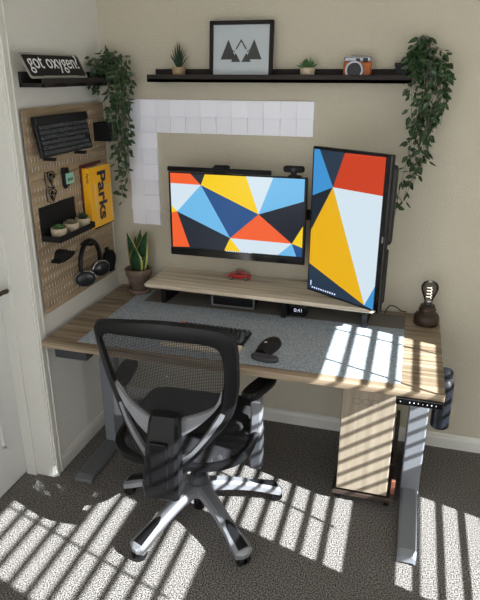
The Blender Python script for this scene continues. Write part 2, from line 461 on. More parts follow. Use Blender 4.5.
# light bar on top
lb = thing('monitor_light_bar', 'thin black light bar clipped along the top of the landscape monitor', 'lamp', (.642, -.205, 1.345))
MB().tube([(-.226, -.03, .014), (.243, -.03, .014)], .0105, 16).build('bar', M['blackm'], lb)
b = MB(); b.box((-.02, -.034, -.002), (.045, .03, .03), .006); b.cyl((-.01, -.02, .02), (.04, -.02, .02), .017, n=18); b.build('clip', M['blackm'], lb)
# webcam
wc = thing('webcam', 'small black webcam perched on the right end of the landscape monitor', 'webcam', (.978, -.19, 1.338))
b = MB(); b.box((-.046, -.035, .024), (.046, -.005, .052), .0125, seg=4); b.build('body', M['blackm'], wc)
b = MB(); b.box((-.028, -.032, 0), (.028, .02, .007), .002); b.box((-.012, -.03, .005), (.012, -.01, .028), .003); b.build('mount', M['blackm'], wc)
MB().cyl((0, -.036, .038), (0, -.0335, .038), .009, n=18).build('lens', M['lens'], wc)

# portrait monitor
vm = thing('portrait_monitor', 'tall portrait monitor with a large yellow and white wallpaper, angled on the right', 'monitor', (1.224, -.366, 1.172), (0, 0, -math.atan2(.19, .30)))
vw, vh = .380, .616
b = MB(); b.box((-vw/2, 0, -vh/2), (vw/2, .024, vh/2), .004); b.box((-.17, .02, -.28), (.184, .052, -.05), .012); b.box((-.15, .02, -.04), (.188, .066, .27), .018)
b.build('casing', M['black'], vm)
b = MB(); b.box((vw/2-.020, -.0022, -vh/2), (vw/2, .001, vh/2), .001); b.build('bezel', M['gloss'], vm)
P2 = [('sky2', [(42, 55), (60, 56), (104, 162), (38, 187)]), ('slate', [(60, 56), (140, 64), (104, 162)]),
      ('red', [(140, 64), (258, 72), (253, 182), (104, 162)]), ('white', [(104, 162), (253, 182), (238, 460), (203, 522)]),
      ('slate2', [(104, 162), (38, 187), (34, 290)]), ('amber', [(104, 162), (34, 290), (30, 392), (203, 522)]),
      ('slate', [(30, 392), (203, 522), (224, 534), (27, 472)]), ('sky2', [(238, 460), (228, 535), (203, 522)])]
so = screen(vm, P2, [(42, 55), (258, 72), (228, 535), (27, 472)], vw-.034, vh-.02, -.001)
so.location.x = -.008
b = MB()
for k in range(11): b.box((-.16+k*.0125, -.0032, -vh/2+.018), (-.154+k*.0125, -.0015, -vh/2+.024))
b.box((-.168, -.0032, -vh/2+.028), (-.164, -.0015, -vh/2+.05))
b.build('screen_icons', M['display'], vm)
MB().box((vw/2-.012, -.0035, -.02), (vw/2-.006, -.002, .004)).build('maker_mark', M['fence'], vm); MB().box((vw/2-.03, -.0035, -vh/2+.004), (vw/2-.012, -.002, -vh/2+.010)).build('corner_mark', M['fence'], vm)
# monitor arm
ma = thing('dual_monitor_mount', 'black dual monitor arm post clamped behind the two monitors', 'monitor arm', (1.06, -.045, H))
b = MB(); b.box((-.05, -.04, .0), (.05, .035, .014), .003); b.cyl((0, 0, .01), (0, 0, .52), .018, n=18); b.build('post', M['blackm'], ma)
b = MB(); b.box((-.33, -.045, .43), (.03, -.015, .475), .006); b.box((-.38, -.105, .41), (-.30, -.04, .49), .004)
b.box((-.01, -.03, .41), (.23, .0, .455), .006); b.box((.12, -.22, .41), (.2, -.02, .455), .006, T=T(0.03, 0.0, 0, 0, 0, 0.0)); b.build('arm', M['blackm'], ma)

# ------------------------------------------------------------------ wall light panels
TX, TZ = .1207, 1.6392
px = [(k, 0) for k in range(6)] + [(0, k) for k in (1, 2, 3)]
tproto = None
names = ['in the corner of the L', 'second from the corner in the top row', 'third from the corner in the top row', 'fourth from the corner in the top row',
         'next to last in the top row', 'at the right end of the top row', 'directly below the corner panel', 'just above the lowest panel in the column', 'lowest in the column']
for (i, j), nm in zip(px, names):
    if tproto is None:
        b = MB(); e = .0742; h = .012
        # shallow faceted face: four quadrants with pressed centre
        g = [-e, -e*.5, 0, e*.5, e]
        def hh(x, y):
            fx, fy = abs(x)/e, abs(y)/e
            return h + .0035*math.cos(PI*fx)*(1 if x*y >= 0 else -1)*math.cos(PI*(fy-.5))*(.8) 
        g = .0010
        for qx in (-1, 1):
            for qy in (-1, 1):
                P = [(qx*g, qy*g), (qx*e, qy*g), (qx*e, qy*e), (qx*g, qy*e)]
                if qx*qy > 0: D = [.0095, .0012, .0012, .0095]
                else: D = [.0095, .0095, .0012, .0012]
                top = [b.bm.verts.new((x, -h-d_, y)) for (x, y), d_ in zip(P, D)]; bot = [b.bm.verts.new((x, -h+.001, y)) for x, y in P]
                b.bm.faces.new(top)
                for k in range(4): b.bm.faces.new((top[k], top[(k+1) % 4], bot[(k+1) % 4], bot[k]))
        b.box((-e, -h, -e), (e, -.0005, e), .001)
        o = tproto = b.build('light_panel', M['tile'])
    else:
        o = tproto.copy(); COL.objects.link(o)
    o.location = (TX+.15*(i+.5), 0, TZ-.15*(j+.5))
    o.name = 'light_panel'
    tag(o, 'white square wall light panel, ' + nm, 'light panel', 'white light panels in an L on the wall')

# ------------------------------------------------------------------ picture ledges
def ledge(L, name, label, loc, rz):
    t = thing(name, label, 'shelf', loc, (0, 0, rz))
    b = MB(); b.box((-L/2, -.11, 0), (L/2, 0, .014), .001); b.box((-L/2, -.11, 0), (L/2, -.098, .032), .001); b.box((-L/2, -.012, 0), (L/2, 0, .055), .001)
    b.build('ledge', M['shelf'], t)
    return t
ledge(1.145, 'picture_ledge', 'long dark picture ledge on the back wall above the light panels', (.852, 0, 1.716), 0)
ledge(.60, 'picture_ledge', 'short dark picture ledge on the left wall above the pegboard', (0, -.352, 1.703), PI/2)
ZS = 1.730
# framed picture
fr = thing('framed_print', 'black framed print of triangular mountain peaks leaning on the long ledge', 'picture', (.70, -.072, ZS), (-.08, 0, 0))
b = MB(); w, h, t = .141, .234, .016
b.box((-w, 0, 0), (w, .02, t), .002); b.box((-w, 0, h-t), (w, .02, h), .002); b.box((-w, 0, 0), (-w+t, .02, h), .002); b.box((w-t, 0, 0), (w, .02, h), .002)
b.build('frame', M['frame'], fr)
MB().box((-w+.01, .010, .01), (w-.01, .014, h-.01)).build('print', M['paper'], fr)
b = MB()
def tri(cx, base, top, hw): 
    b.prism([(cx-hw, base), (cx+hw, base), (cx, top)], (-.0008, .0008), T=T(0, .0095, 0, PI/2, 0, 0))
tri(-.057, .080, .160, .035); tri(.057, .080, .160, .035)
for q in (-1, 1): tri(q*.0235, .070, .106, .0215)
for q in (-1, 1): b.prism([(q*.049, .120), (q*.044, .120), (q*.026, .079+.034), (q*.029, .110)], (-.0009, .0009), T=T(0, .0095, 0, PI/2, 0, 0))
b.prism([(-.024, .124), (0, .162), (.024, .124), (.0205, .119), (0, .151), (-.0205, .119)], (-.0008, .0008), T=T(0, .0095, 0, PI/2, 0, 0))
b.build('mountain_motif', M['ink'], fr)
MB().box((-w+.012, .004, .012), (w-.012, .006, h-.012)).build('glazing', M['pane'], fr)

# succulents
def blade(b, base, tip, w, bend=(0, 0, 0), n=5, t=.25, flat=None):
    base, tip = Vector(base), Vector(tip); mid = (base+tip)/2+Vector(bend)
    pts = [((1-s)**2*base+2*s*(1-s)*mid+s*s*tip) for s in [k/n for k in range(n+1)]]
    rad = [(w*t*max(.12, math.sin(PI*(.28+.72*k/n))), w*max(.06, math.sin(PI*(.28+.72*k/n)))) for k in range(n+1)]
    b.tube(pts, rad, 8, flat=flat)
def pot_lathe(b, r, h, n=24):
    b.lathe([(r*.72, 0), (r*.9, h*.3), (r, h*.75), (r*.96, h), (r*.84, h), (r*.8, h*.8), (0, h*.8)], n)
s1 = thing('potted_succulent', 'spiky dark succulent in a tan pot left of the framed print', 'plant', (.413, -.06, ZS))
b = MB(); pot_lathe(b, .026, .040); b.build('pot', M['potwood'], s1)
b = MB(); random.seed(3)
for k in range(22):
    a = k*2.4; e = .1+.85*(k/22); L = .10-.04*(k/22)
    blade(b, (.004*math.cos(a), .004*math.sin(a), .034), (.045*e*math.cos(a), .03*e*math.sin(a), .034+L*math.sqrt(1-e*e*.6)*.95), .0055, (0, 0, .01))
b.build('leaves', M['succd'], s1); s1.scale = (1.2, 1.2, 1.22)
s2 = thing('potted_succulent', 'low green succulent in a beige pot between the framed print and the camera', 'plant', (.993, -.06, ZS))
b = MB(); pot_lathe(b, .026, .036); b.build('pot', M['pot'], s2)
b = MB()
for k in range(26):
    a = k*2.4; e = .2+.8*(k/26)
    blade(b, (.008*math.cos(a), .008*math.sin(a), .03), (.04*e*math.cos(a), .03*e*math.sin(a), .034+.032*(1.25-e)), .006, (0, 0, .004), t=.4)
b.build('leaves', M['succ'], s2); s2.scale = (1.2, 1.2, 1.28)
# camera
cm = thing('instant_camera', 'silver and orange-brown retro camera on the long ledge', 'camera', (1.199, -.06, ZS))
b = MB(); b.box((-.056, -.014, .0), (.056, .022, .070), .006); b.build('body', M['orange'], cm)
b = MB(); b.box((-.055, -.015, .068), (.055, .021, .088), .005); b.box((-.028, -.014, .086), (-.008, .014, .092), .002)
b.build('top_plate', M['silver'], cm)
b = MB(); b.cyl((-.010, -.014, .036), (-.010, -.028, .036), .036, n=32); b.build('lens_ring', M['silver'], cm)
b = MB(); b.cyl((-.010, -.028, .036), (-.010, -.036, .036), .029, .027, n=32); b.cyl((-.010, -.036, .036), (-.010, -.0375, .036), .013, n=24); b.build('lens', M['lens'], cm)
b = MB(); b.box((.022, -.0175, .066), (.042, -.014, .082), .002); b.box((-.006, -.0175, .067), (.010, -.014, .081), .002); b.build('viewfinder', M['lens'], cm)

# vines
def vine(name, label, loc, crown, strands, seed, potbuild, lsz=.026):
    random.seed(seed)
    t = thing(name, label, 'plant', loc)
    potbuild(t)
    st = MB(); lf = MB()
    def leafat(p, d, L):
        d = d.normalized(); u = Vector((random.uniform(-1, 1), random.uniform(-1, 1), random.uniform(-.3, 1)))
        sd = d.cross(u); 
        if sd.length < .1: sd = d.orthogonal()
        sd.normalize(); nn = d.cross(sd).normalized()
        w = L*random.uniform(.24, .32)
        pts = [p, p+d*L*.3+sd*w+nn*L*.05, p+d*L*.68+sd*w*.7+nn*L*.03, p+d*L, p+d*L*.68-sd*w*.7+nn*L*.03, p+d*L*.3-sd*w+nn*L*.05]
        c1 = p+d*L*.3-nn*L*.07; c2 = p+d*L*.68-nn*L*.06
        vs = [lf.bm.verts.new(q) for q in pts]; a = lf.bm.verts.new(c1); c = lf.bm.verts.new(c2)
        for f in ((vs[0], vs[1], a), (a, vs[1], vs[2], c), (c, vs[2], vs[3]), (vs[0], a, vs[5]), (a, c, vs[4], vs[5]), (c, vs[3], vs[4])):
            lf.bm.faces.new(f)
    def strand(pts, dens):
        P = crom([Vector(q) for q in pts], 5, closed=False)
        st.tube(P, .0012, 5)
        for a, c in zip(P, P[1:]):
            L = (c-a).length
            for _ in range(max(1, int(L*dens+random.random()))):
                q = a.lerp(c, random.random()); d = Vector((random.uniform(-1, 1), random.uniform(-1, .35), random.uniform(-.9, .35)))
                L2 = random.uniform(.75, 1.25)*lsz
                q2 = q + d.normalized()*random.uniform(.004, .014)
                st.tube([q, q2], .0008, 4)
                leafat(q2, d+Vector((0, 0, -.35)), L2)
    crown(strand); strands(strand)
    st.build('stem', M['stem'], t); lf.build('foliage', M['leaf'], t)
    return t
def pot_sq(t):
    b = MB(); b.box((-.050, -.035, 0), (.008, .03, .062), .003); b.box((-.054, -.038, .05), (.012, .033, .064), .002); b.build('pot', M['blackm'], t)
def crownR(s):
    for k in range(46):
        a = random.uniform(0, 2*PI); 
        ex = random.uniform(.005, .150); ez = random.uniform(-.12, .115)*(1-abs(ex-.085)*4)
        s([(0, 0, .05), (ex*.5, random.uniform(-.06, -.0), .05+max(ez, 0)*.7+.03), (ex, random.uniform(-.09, .03), .04+ez)], 34)
def strR(s):
    for k in range(15):
        x0 = random.uniform(.03, .145); y0 = random.uniform(-.09, -.02); e = random.uniform(.16, .50); xe = .05 + (x0-.05)*max(0, 1-e*1.5)
        s([(.01, -.02, .07), (x0, y0, .06), (x0+.012, y0-.01, -.06), ((x0+xe)/2+random.uniform(-.01, .02), y0, -e*.55), (xe+random.uniform(-.02, .02), y0+.01, -e)], 38)
    s([(.01, -.02, .07), (.12, -.05, .06), (.148, -.06, -.08), (.146, -.06, -.17)], 60)
    s([(.01, -.02, .07), (.02, -.06, .0), (.035, -.06, -.25), (.015, -.06, -.42), (.005, -.06, -.53)], 60)
vine('hanging_vine', 'trailing green vine in a black pot at the right end of the long ledge', (1.402, -.052, ZS), crownR, strR, 11, pot_sq, .034)
def pot_sm(t):
    b = MB(); b.box((-.03, -.03, 0), (.03, .03, .055), .004); b.build('pot', M['blackm'], t)
def crownL(s):
    for k in range(46):
        ex = random.uniform(-.05, .13); ey = random.uniform(-.09, .02); ez = random.uniform(-.12, .135)*(1-abs(ex-.03)*4)
        s([(0, 0, .05), (ex*.5, ey*.6, .06+max(ez, 0)*.6), (ex, ey, .03+ez)], 38)
def strL(s):
    for k in range(19):
        x0 = random.uniform(.015, .125); y0 = random.uniform(-.08, .01); e = random.uniform(.18, .55); xe = .055+(x0-.055)*max(.1, 1-e*1.4)
        s([(.01, -.02, .06), (x0, y0, .04), (x0+.01, y0-.005, -.07), ((x0+xe)/2+random.uniform(-.01, .02), y0, -e*.55), (xe+random.uniform(-.02, .02), y0+.005, -e)], 36)
    s([(.01, -.02, .06), (.10, -.03, .07), (.165, -.03, .015)], 60)
vine('hanging_vine', 'trailing green vine hanging in the room corner from the short ledge', (.074, -.10, 1.717), crownL, strL, 23, pot_sm, .032)

# sign "got oxygen?"
sg = thing('slogan_sign', 'dark licence-plate style sign reading got oxygen, leaning on the short ledge', 'sign', (.092, -.503, 1.7345))
R = T(0, 0, 0, 0, 0, PI/2) @ T(0, 0, 0, PI/2-math.radians(27), 0, 0)
# local plate plane: x along wall, y up the plate
sw, sh = .204, .100
def rrect(w, h, r, n=4):
    out = []
    for cx, cy, a0 in ((w-r, h-r, 0), (-w+r, h-r, PI/2), (-w+r, -h+r, PI), (w-r, -h+r, 1.5*PI)):
        for k in range(n+1): a = a0+PI/2*k/n; out.append((cx+r*math.cos(a), cy+r*math.sin(a)))
    return out
RR = R @ T(0, sh/2, 0)
MB().prism(rrect(sw, sh/2, .012), (0, .003), T=RR).build('plate', M['fence'], sg)
MB().prism(rrect(sw-.010, sh/2-.008, .008), (.003, .0038), T=RR).build('dark_face', M['blackm'], sg)
text_mesh('got oxygen?', .082, 'lettering', M['white'], sg, RR @ T(0, -.011, .0042) @ Matrix.Diagonal((.90, 1.0, 1, 1)), align='CENTER', offset=.0)
MB().box((-.12, -.047, .0038), (.13, -.041, .0044), T=RR).build('small_print', M['fence'], sg)

# ------------------------------------------------------------------ pegboard
def pegboard(label, y0, y1, z0, z1):
    t = thing('pegboard', label, 'pegboard', (0, (y0+y1)/2, z0), group='stacked wooden pegboards')
    yc = (y0+y1)/2
    sy, sz = .0215, .0375; slw, slh = .0090, .0200
    Y = y1-y0; Z = z1-z0; ny = int((Y-.02)/sy); nz = int((Z-.02)/sz)
    ycs = [-(ny-1)/2*sy+i*sy for i in range(ny)]; zcs = [Z/2-(nz-1)/2*sz+i*sz for i in range(nz)]
    ys = sorted([-Y/2, Y/2]+[c+s*slw/2 for c in ycs for s in (-1, 1)]); zs = sorted([0, Z]+[c+s*slh/2 for c in zcs for s in (-1, 1)])
    b = MB(); xf, xb = .022, .018; cache = {}
    def V(x, i, j):
        k = (x, i, j)
        if k not in cache: cache[k] = b.bm.verts.new((x, ys[i], zs[j]))
        return cache[k]
    hole = lambda i, j: i % 2 == 1 and j % 2 == 1 
    NI, NJ = len(ys)-1, len(zs)-1
    for i in range(NI):
        for j in range(NJ):
            if hole(i, j):
                for (a, c) in (((i, j), (i+1, j)), ((i+1, j), (i+1, j+1)), ((i+1, j+1), (i, j+1)), ((i, j+1), (i, j))):
                    b.bm.faces.new((V(xf, *a), V(xf, *c), V(xb, *c), V(xb, *a)))
            else:
                b.bm.faces.new((V(xf, i, j), V(xf, i+1, j), V(xf, i+1, j+1), V(xf, i, j+1)))
                b.bm.faces.new((V(xb, i, j), V(xb, i, j+1), V(xb, i+1, j+1), V(xb, i+1, j)))
    for i in range(NI):
        for j in (0, NJ): b.bm.faces.new((V(xf, i, j), V(xf, i+1, j), V(xb, i+1, j), V(xb, i, j)))
    for j in range(NJ):
        for i in (0, NI): b.bm.faces.new((V(xf, i, j), V(xf, i, j+1), V(xb, i, j+1), V(xb, i, j)))
    b.build('board', M['peg'], t)
    MB().box((.0165, -Y/2+.004, .004), (.0178, Y/2-.004, Z-.004)).build('slot_brightener', M['white'], t)  # added white sheet that brightens the slots, in place of the wall behind
    for yy in (-Y/2+.06, Y/2-.06):
        for zz in (.04, Z-.04): MB().box((0, yy-.01, zz-.01), (.018, yy+.01, zz+.01)).build('spacer', M['white'], t)
pegboard('upper of the two stacked wooden pegboards, behind the hung keyboard', -.690, -.055, 1.354, 1.627)
pegboard('lower and taller of the two stacked wooden pegboards, behind the headphones', -.690, -.055, .792, 1.352)

def keycaps(b, cols, rows, p, gap, h, w0=0, depth=None):
    pass
# keyboard hung on the pegboard: local frame x right, y up the board, z out
kb = thing('hung_keyboard', 'black mechanical keyboard hung on the upper pegboard', 'keyboard', (.024, -.46, 1.435))
KT = T(0, 0, 0, 0, 0, PI/2) @ T(0, 0, 0, PI/2-.16, 0, 0) @ T(0, 0, .03) @ Matrix.Diagonal((1.05, 1.04, 1, 1))
b = MB(); b.box((-.185, 0, 0), (.185, .150, .018), .004, T=KT); b.box((-.185, .118, .010), (.185, .150, .026), .004, T=KT); b.build('case', M['black'], kb)
b = MB(); random.seed(1)
for r in range(6):
    x = -.174; row = [.019]*18
    y = .008+r*.0188
    n = 0
    while x < .168:
        wdt = .0168
        if r == 0 and -.10 < x < -.0: wdt = .105
        if r < 5 and n == 0: wdt = .0168+.006*(4-r)*.6
        if x+wdt > .172: break
        if not (r == 2 and x > .12):
            b.box((x, y, .016), (x+wdt, y+.0155, .027), .003, T=KT, seg=1)
        x += wdt+.0034; n += 1
b.build('keycaps', M['keyp'], kb)
for yy in (-.12, .12): MB().box((-.002, yy-.01, -.012), (.05, yy+.01, .0), .002).build('hook', M['blackm'], kb)
# black cup
cu = thing('pen_cup', 'empty black square cup hung beside the keyboard on the pegboard', 'cup', (.0225, -.118, 1.458))
b = MB(); a, c, h = .075, .047, .082
b.box((0, -c, 0), (a, c, .003)); b.box((0, -c, 0), (.003, c, h), .001); b.box((a-.003, -c, 0), (a, c, h), .001); b.box((0, -c, 0), (a, -c+.003, h), .001); b.box((0, c-.003, 0), (a, c, h), .001)
b.build('cup', M['black'], cu)
# glasses, hanging vertically
gl = thing('eyeglasses', 'black framed eyeglasses hanging upright on the pegboard', 'glasses', (.0225, -.575, 1.25))
b = MB()
for zc in (.032, .103):
    pts = [(.020+.006*math.sin(2*a), .021*math.cos(a), zc+.027*math.sin(a)) for a in [2*PI*k/20 for k in range(21)]]
    b.tube(pts, .0024, 6)
b.tube([(.020, .0, .058), (.024, .002, .0675), (.020, .0, .077)], .0024, 6); b.build('frame', M['gloss'], gl)
for zc, sgn in ((.005, 1), (.130, -1)):
    MB().tube([(.02, -.012, zc), (.006, -.024, zc+.004*sgn), (.005, -.024, zc+.035*sgn), (.006, -.018, zc+.06*sgn)], .0018, 6).build('temple', M['gloss'], gl)
for zc in (.032, .103):
    MB().lathe([(.021, 0), (.0, .0015)], 20, T=T(.02, 0, zc, 0, PI/2, 0)).build('lens', M['pane'], gl)
b = MB(); b.tube([(-.002, 0, .066), (.012, 0, .064), (.030, 0, .064), (.032, 0, .069)], .0022, 6); b.build('hook', M['blackm'], gl)
# mint gadget
mg = thing('mint_gadget', 'small mint green gadget in a black clip beside the eyeglasses', 'gadget', (.0225, -.44, 1.30))
b = MB(); b.box((.0, -.028, -.004), (.012, .016, .066), .004); b.box((.002, -.034, .05), (.014, -.016, .078), .004); b.box((0, -.02, -.012), (.01, .0, .0), .003); b.box((.002, .0, .05), (.012, .018, .074), .003); b.build('clip', M['blackm'], mg)
b = MB(); b.box((.011, -.016, .006), (.018, .042, .052), .003); b.build('shell', M['mint'], mg)
b = MB()
for k in range(4): b.box((.0178, -.010+.011*k, .018+.002*(k % 2)), (.0188, -.003+.011*k, .032), .0003)
b.build('printed_marks', M['leaf'], mg)
# tray with pots
tr = thing('pegboard_tray', 'black metal tray with a tall back plate hung on the lower pegboard', 'shelf', (.0225, -.47, 1.105))
b = MB(); b.box((0, -.19, 0), (.003, .08, .138), .001); b.box((0, -.19, 0), (.088, .095, .003), .001); b.box((.085, -.19, 0), (.088, .095, .026), .001)
b.box((0, -.19, 0), (.088, -.187, .026), .001); b.box((0, .092, 0), (.088, .095, .026), .001); b.build('tray', M['blackm'], tr)
lab = ['leafy green succulent in a beige pot, nearest the door on the pegboard tray', 'pale rosette succulent in the middle pot on the pegboard tray', 'dark spiky succulent in a beige pot beside the yellow book']
for k, (yy, mt) in enumerate(((-.60, 'succ'), (-.505, 'potwood'), (-.408, 'succd'))):
    t = thing('tray_succulent', lab[k], 'plant', (.068, yy, 1.108), group='succulents on the pegboard tray')
    b = MB(); pot_lathe(b, .034, .045); b.build('pot', M['pot'], t)
    b = MB(); random.seed(k)
    for q in range(26):
        a = q*2.4; e = .25+.75*(q/26)
        blade(b, (.006*math.cos(a), .006*math.sin(a), .036), (.034*e*math.cos(a), .034*e*math.sin(a), .044+.018*(1.3-e)*(1.6 if k == 2 else 1)), .0065, (0, 0, .004), t=.4)
    b.build('leaves', M['succ'] if k == 0 else (mat('grey_green_succulent', (122, 120, 96), .6, var=.3, vscale=40) if k == 1 else M['succd']), t)
# books
bk = thing('yellow_book', 'yellow book titled Parks standing upright on the pegboard', 'book', (.0455, -.212, 1.083), (0, 0, -.03))
b = MB(); b.box((-.021, -.096, 0), (-.019, .096, .278), .0006); b.box((.017, -.096, 0), (.019, .096, .278), .0006); b.box((-.021, -.098, 0), (.019, -.095, .278), .0012)
b.build('cover', M['yellow'], bk)
MB().box((-.019, -.094, .003), (.017, .092, .275)).build('pages', M['page'], bk)
TB = T(.0192, 0, 0) @ T(0, 0, 0, 0, 0, PI/2) @ T(0, 0, 0, PI/2, 0, 0) @ T(0, 0, 0, 0, 0, -PI/2)
text_mesh('Parks', .105, 'title', M['navy'], bk, TB @ T(-.258, -.025, .0) @ Matrix.Diagonal((1.0, .95, 1, 1)), align='LEFT', offset=.003)
b = MB(); b.box((.019, -.055, .018), (.0196, -.052, .20)); b.box((.019, .02, .18), (.0196, .088, .1825)); b.box((.019, .085, .02), (.0196, .0875, .18))
b.build('cover_line', M['page'], bk)
text_mesh('Parks', .02, 'spine_title', M['navy'], bk, T(0.004, -.0985, .255) @ T(0, 0, 0, PI/2, 0, 0) @ T(0, 0, 0, 0, 0, -PI/2))
rb = thing('dark_red_book', 'thin dark red book tucked behind the yellow book', 'book', (.0275, -.222, 1.078))
MB().box((-.005, -.10, 0), (.0, .09, .292), .001).build('cover', M['red_book'], rb)
bh = MB(); bh.box((.0222, -.29, 1.070), (.066, -.12, 1.0755), .001); tag(bh.build('book_bracket', M['blackm'], loc=(.0435, -.205, 1.07)), 'thin black bracket under the yellow book on the pegboard', 'bracket')
bpy.data.objects['dark_red_book'].location.z = 1.0755; bk.location.z = 1.0755
# peg holder (small black arc)
hd = MB(); pts = []
prof = [(-.072, 0), (-.062, .010), (-.045, .014), (-.038, .034), (-.02, .044), (.0, .042), (.012, .028), (.04, .022), (.06, .02), (.055, .008), (.02, -.002), (-.03, -.004)]
hd.prism(prof, (0, .04), T=T(.0225, -.545, 1.0, 0, 0, PI/2) @ T(0, 0, 0, PI/2, 0, 0))
tag(hd.build('controller_holder', M['blackm'], loc=(.0225, -.545, 1.0)), 'small curved black holder, empty, on the pegboard below the tray', 'holder')
# headphones
hp = thing('headphones', 'black over-ear headphones with silver trim hanging on the lower pegboard', 'headphones', (.055, -.345, .868))
pts = [(.0 + .02*math.sin(a)*0, .088*math.cos(a)-.008, .06+.105*math.sin(a)) for a in [PI*k/16 for k in range(17)]]
b = MB(); b.tube([(0, .076, .03)]+pts+[(0, -.094, .03)], [(.012, .008)]*19, 10, flat=(1, 0, 0)); b.build('headband', M['chair_black'], hp)
for yy, zz, rz, nm in ((-.085, .005, .9, 0), (.028, .022, .45, 1)):
    TT = T(.012+.02*nm, yy, zz, 0, 0, -rz*.9) @ T(0, 0, 0, 0, PI/2, 0)
    c = MB().lathe([(.030, -.022), (.042, -.018), (.044, .0), (.040, .012), (.030, .018), (.0, .019)], 28, T=TT @ Matrix.Diagonal((.85, 1.1, 1, 1))).build('ear_cup', M['bottle'], hp)
    MB().lathe([(.0445, -.004), (.0465, 0), (.0445, .005)], 28, T=TT @ Matrix.Diagonal((.85, 1.1, 1, 1))).build('silver_ring', M['silverm'], c)
b = MB(); b.box((-.034, -.03, .145), (.03, .005, .152), .003); b.box((.024, -.03, .148), (.03, .005, .166), .002); b.build('hook', M['blackm'], hp)
# round disk
dk = thing('charging_puck', 'round matte black charging puck on the lower right of the pegboard', 'charger', (.0225, -.142, .876))
b = MB(); b.cyl((.004, 0, 0), (.026, 0, 0), .052, .050, n=36); b.build('disc', M['blackm'], dk)
MB().box((-.002, -.012, .045), (.012, .012, .064), .003).build('upper_clip', M['blackm'], dk); MB().box((.0, .0, -.064), (.02, .04, -.04), .003).build('lower_clip', M['blackm'], dk)

# ------------------------------------------------------------------ things on the desk
# snake plant
sp = thing('snake_plant', 'small snake plant in a terracotta pot in the corner of the desk', 'plant', (.172, -.098, H))
b = MB(); b.lathe([(.046, 0), (.057, .004), (.060, .022), (.052, .022), (.0, .01)], 36); b.build('saucer', M['terra'], sp)
b = MB(); b.lathe([(.044, .010), (.056, .085), (.064, .094), (.068, .128), (.062, .131), (.058, .115), (.0, .113)], 36); b.build('pot', M['terra'], sp)
b = MB(); b.lathe([(.057, .112), (.03, .118), (0, .118)], 24); b.build('soil', M['soil'], sp)
for (bx, by, tx, ty, tz, w) in ((a_, b_, c_, d_, e_*1.05, f_*1.7) for a_, b_, c_, d_, e_, f_ in ((-.012, 0, -.056, .01, .29, .017), (.008, .006, .058, .004, .305, .021), (.0, .014, .018, .016, .31, .017), (-.002, -.012, .004, -.03, .235, .022), (-.008, .012, -.02, .03, .27, .015), (.0, -.014, .05, -.02, .155+.03, .012))):
    for k, (ww, mtn) in enumerate(((w, 'snake'), (w*1.22, 'snake_y'))):
        b = MB(); blade(b, (bx, by+.001*k, .112), (tx, ty+.001*k, tz), ww, ((tx-bx)*-.25, .0, .02), n=9, t=.16 if k == 0 else .09, flat=(-.3, -1, .1))
        if k == 0: lo = b.build('leaf', M[mtn], sp)
        else: b.build('leaf_edge', M[mtn], lo)
# toy car
car = thing('toy_car', 'small glossy red toy car parked on the monitor riser', 'toy car', (.700, -.078, H+.1155), (0, 0, .05))
b = MB(); side = [(-.056, .008), (-.056, .020), (-.046, .024), (-.026, .026), (-.014, .038), (.012, .038), (.028, .026), (.050, .023), (.057, .016), (.057, .008)]
b.prism(side, (-.022, .022), T=T(0, 0, 0, PI/2, 0, 0)); b.build('body', M['red'], car, smooth=False)
b = MB(); b.prism([(-.021, .027), (-.012, .0355), (.010, .0355), (.022, .027)], (-.0226, .0226), T=T(0, 0, 0, PI/2, 0, 0)); b.build('window', M['gloss'], car)
for x in (-.036, .036):
    for y in (-.020, .020):
        w_ = MB().cyl((x, y-.004, .009), (x, y+.004, .009), .0095, n=18).build('wheel', M['blackm'], car)
        MB().cyl((x, y-.0055, .009), (x, y+.0055, .009), .0055, n=14).build('hubcap', M['silver'], w_)
# dock box under riser
dc = thing('audio_box', 'black box with a silver front frame under the monitor riser', 'device', (.703, -.12, HM+.0012))
b = MB(); b.box((-.098, -.075, .006), (.098, .08, .052), .003); b.build('body', M['black'], dc)
b = MB(); b.box((-.106, -.084, .008), (-.099, -.070, .058), .001); b.box((.099, -.084, .008), (.106, -.070, .058), .001); b.box((-.106, -.084, .008), (.106, -.070, .013), .001); b.build('frame', M['silver'], dc)
for x in (-.08, .08): MB().box((x-.01, -.06, 0), (x+.01, .06, .008), .001).build('foot', M['blackm'], dc)
# clock
ck = thing('digital_clock', 'small black digital clock under the right part of the riser', 'clock', (1.016, -.19, HM+.0012))
b = MB(); b.box((-.040, -.022, .004), (.040, .02, .052), .004); b.box((-.035, -.02, 0), (.035, .015, .008), .002); b.build('body', M['black'], ck)
MB().box((-.037, -.0228, .014), (.037, -.0215, .049), .0005).build('face', M['gloss'], ck)
text_mesh('0:41', .024, 'digits', M['display'], ck, T(.004, -.0232, .024) @ T(0, 0, 0, PI/2, 0, 0), align='CENTER', extrude=.0002)
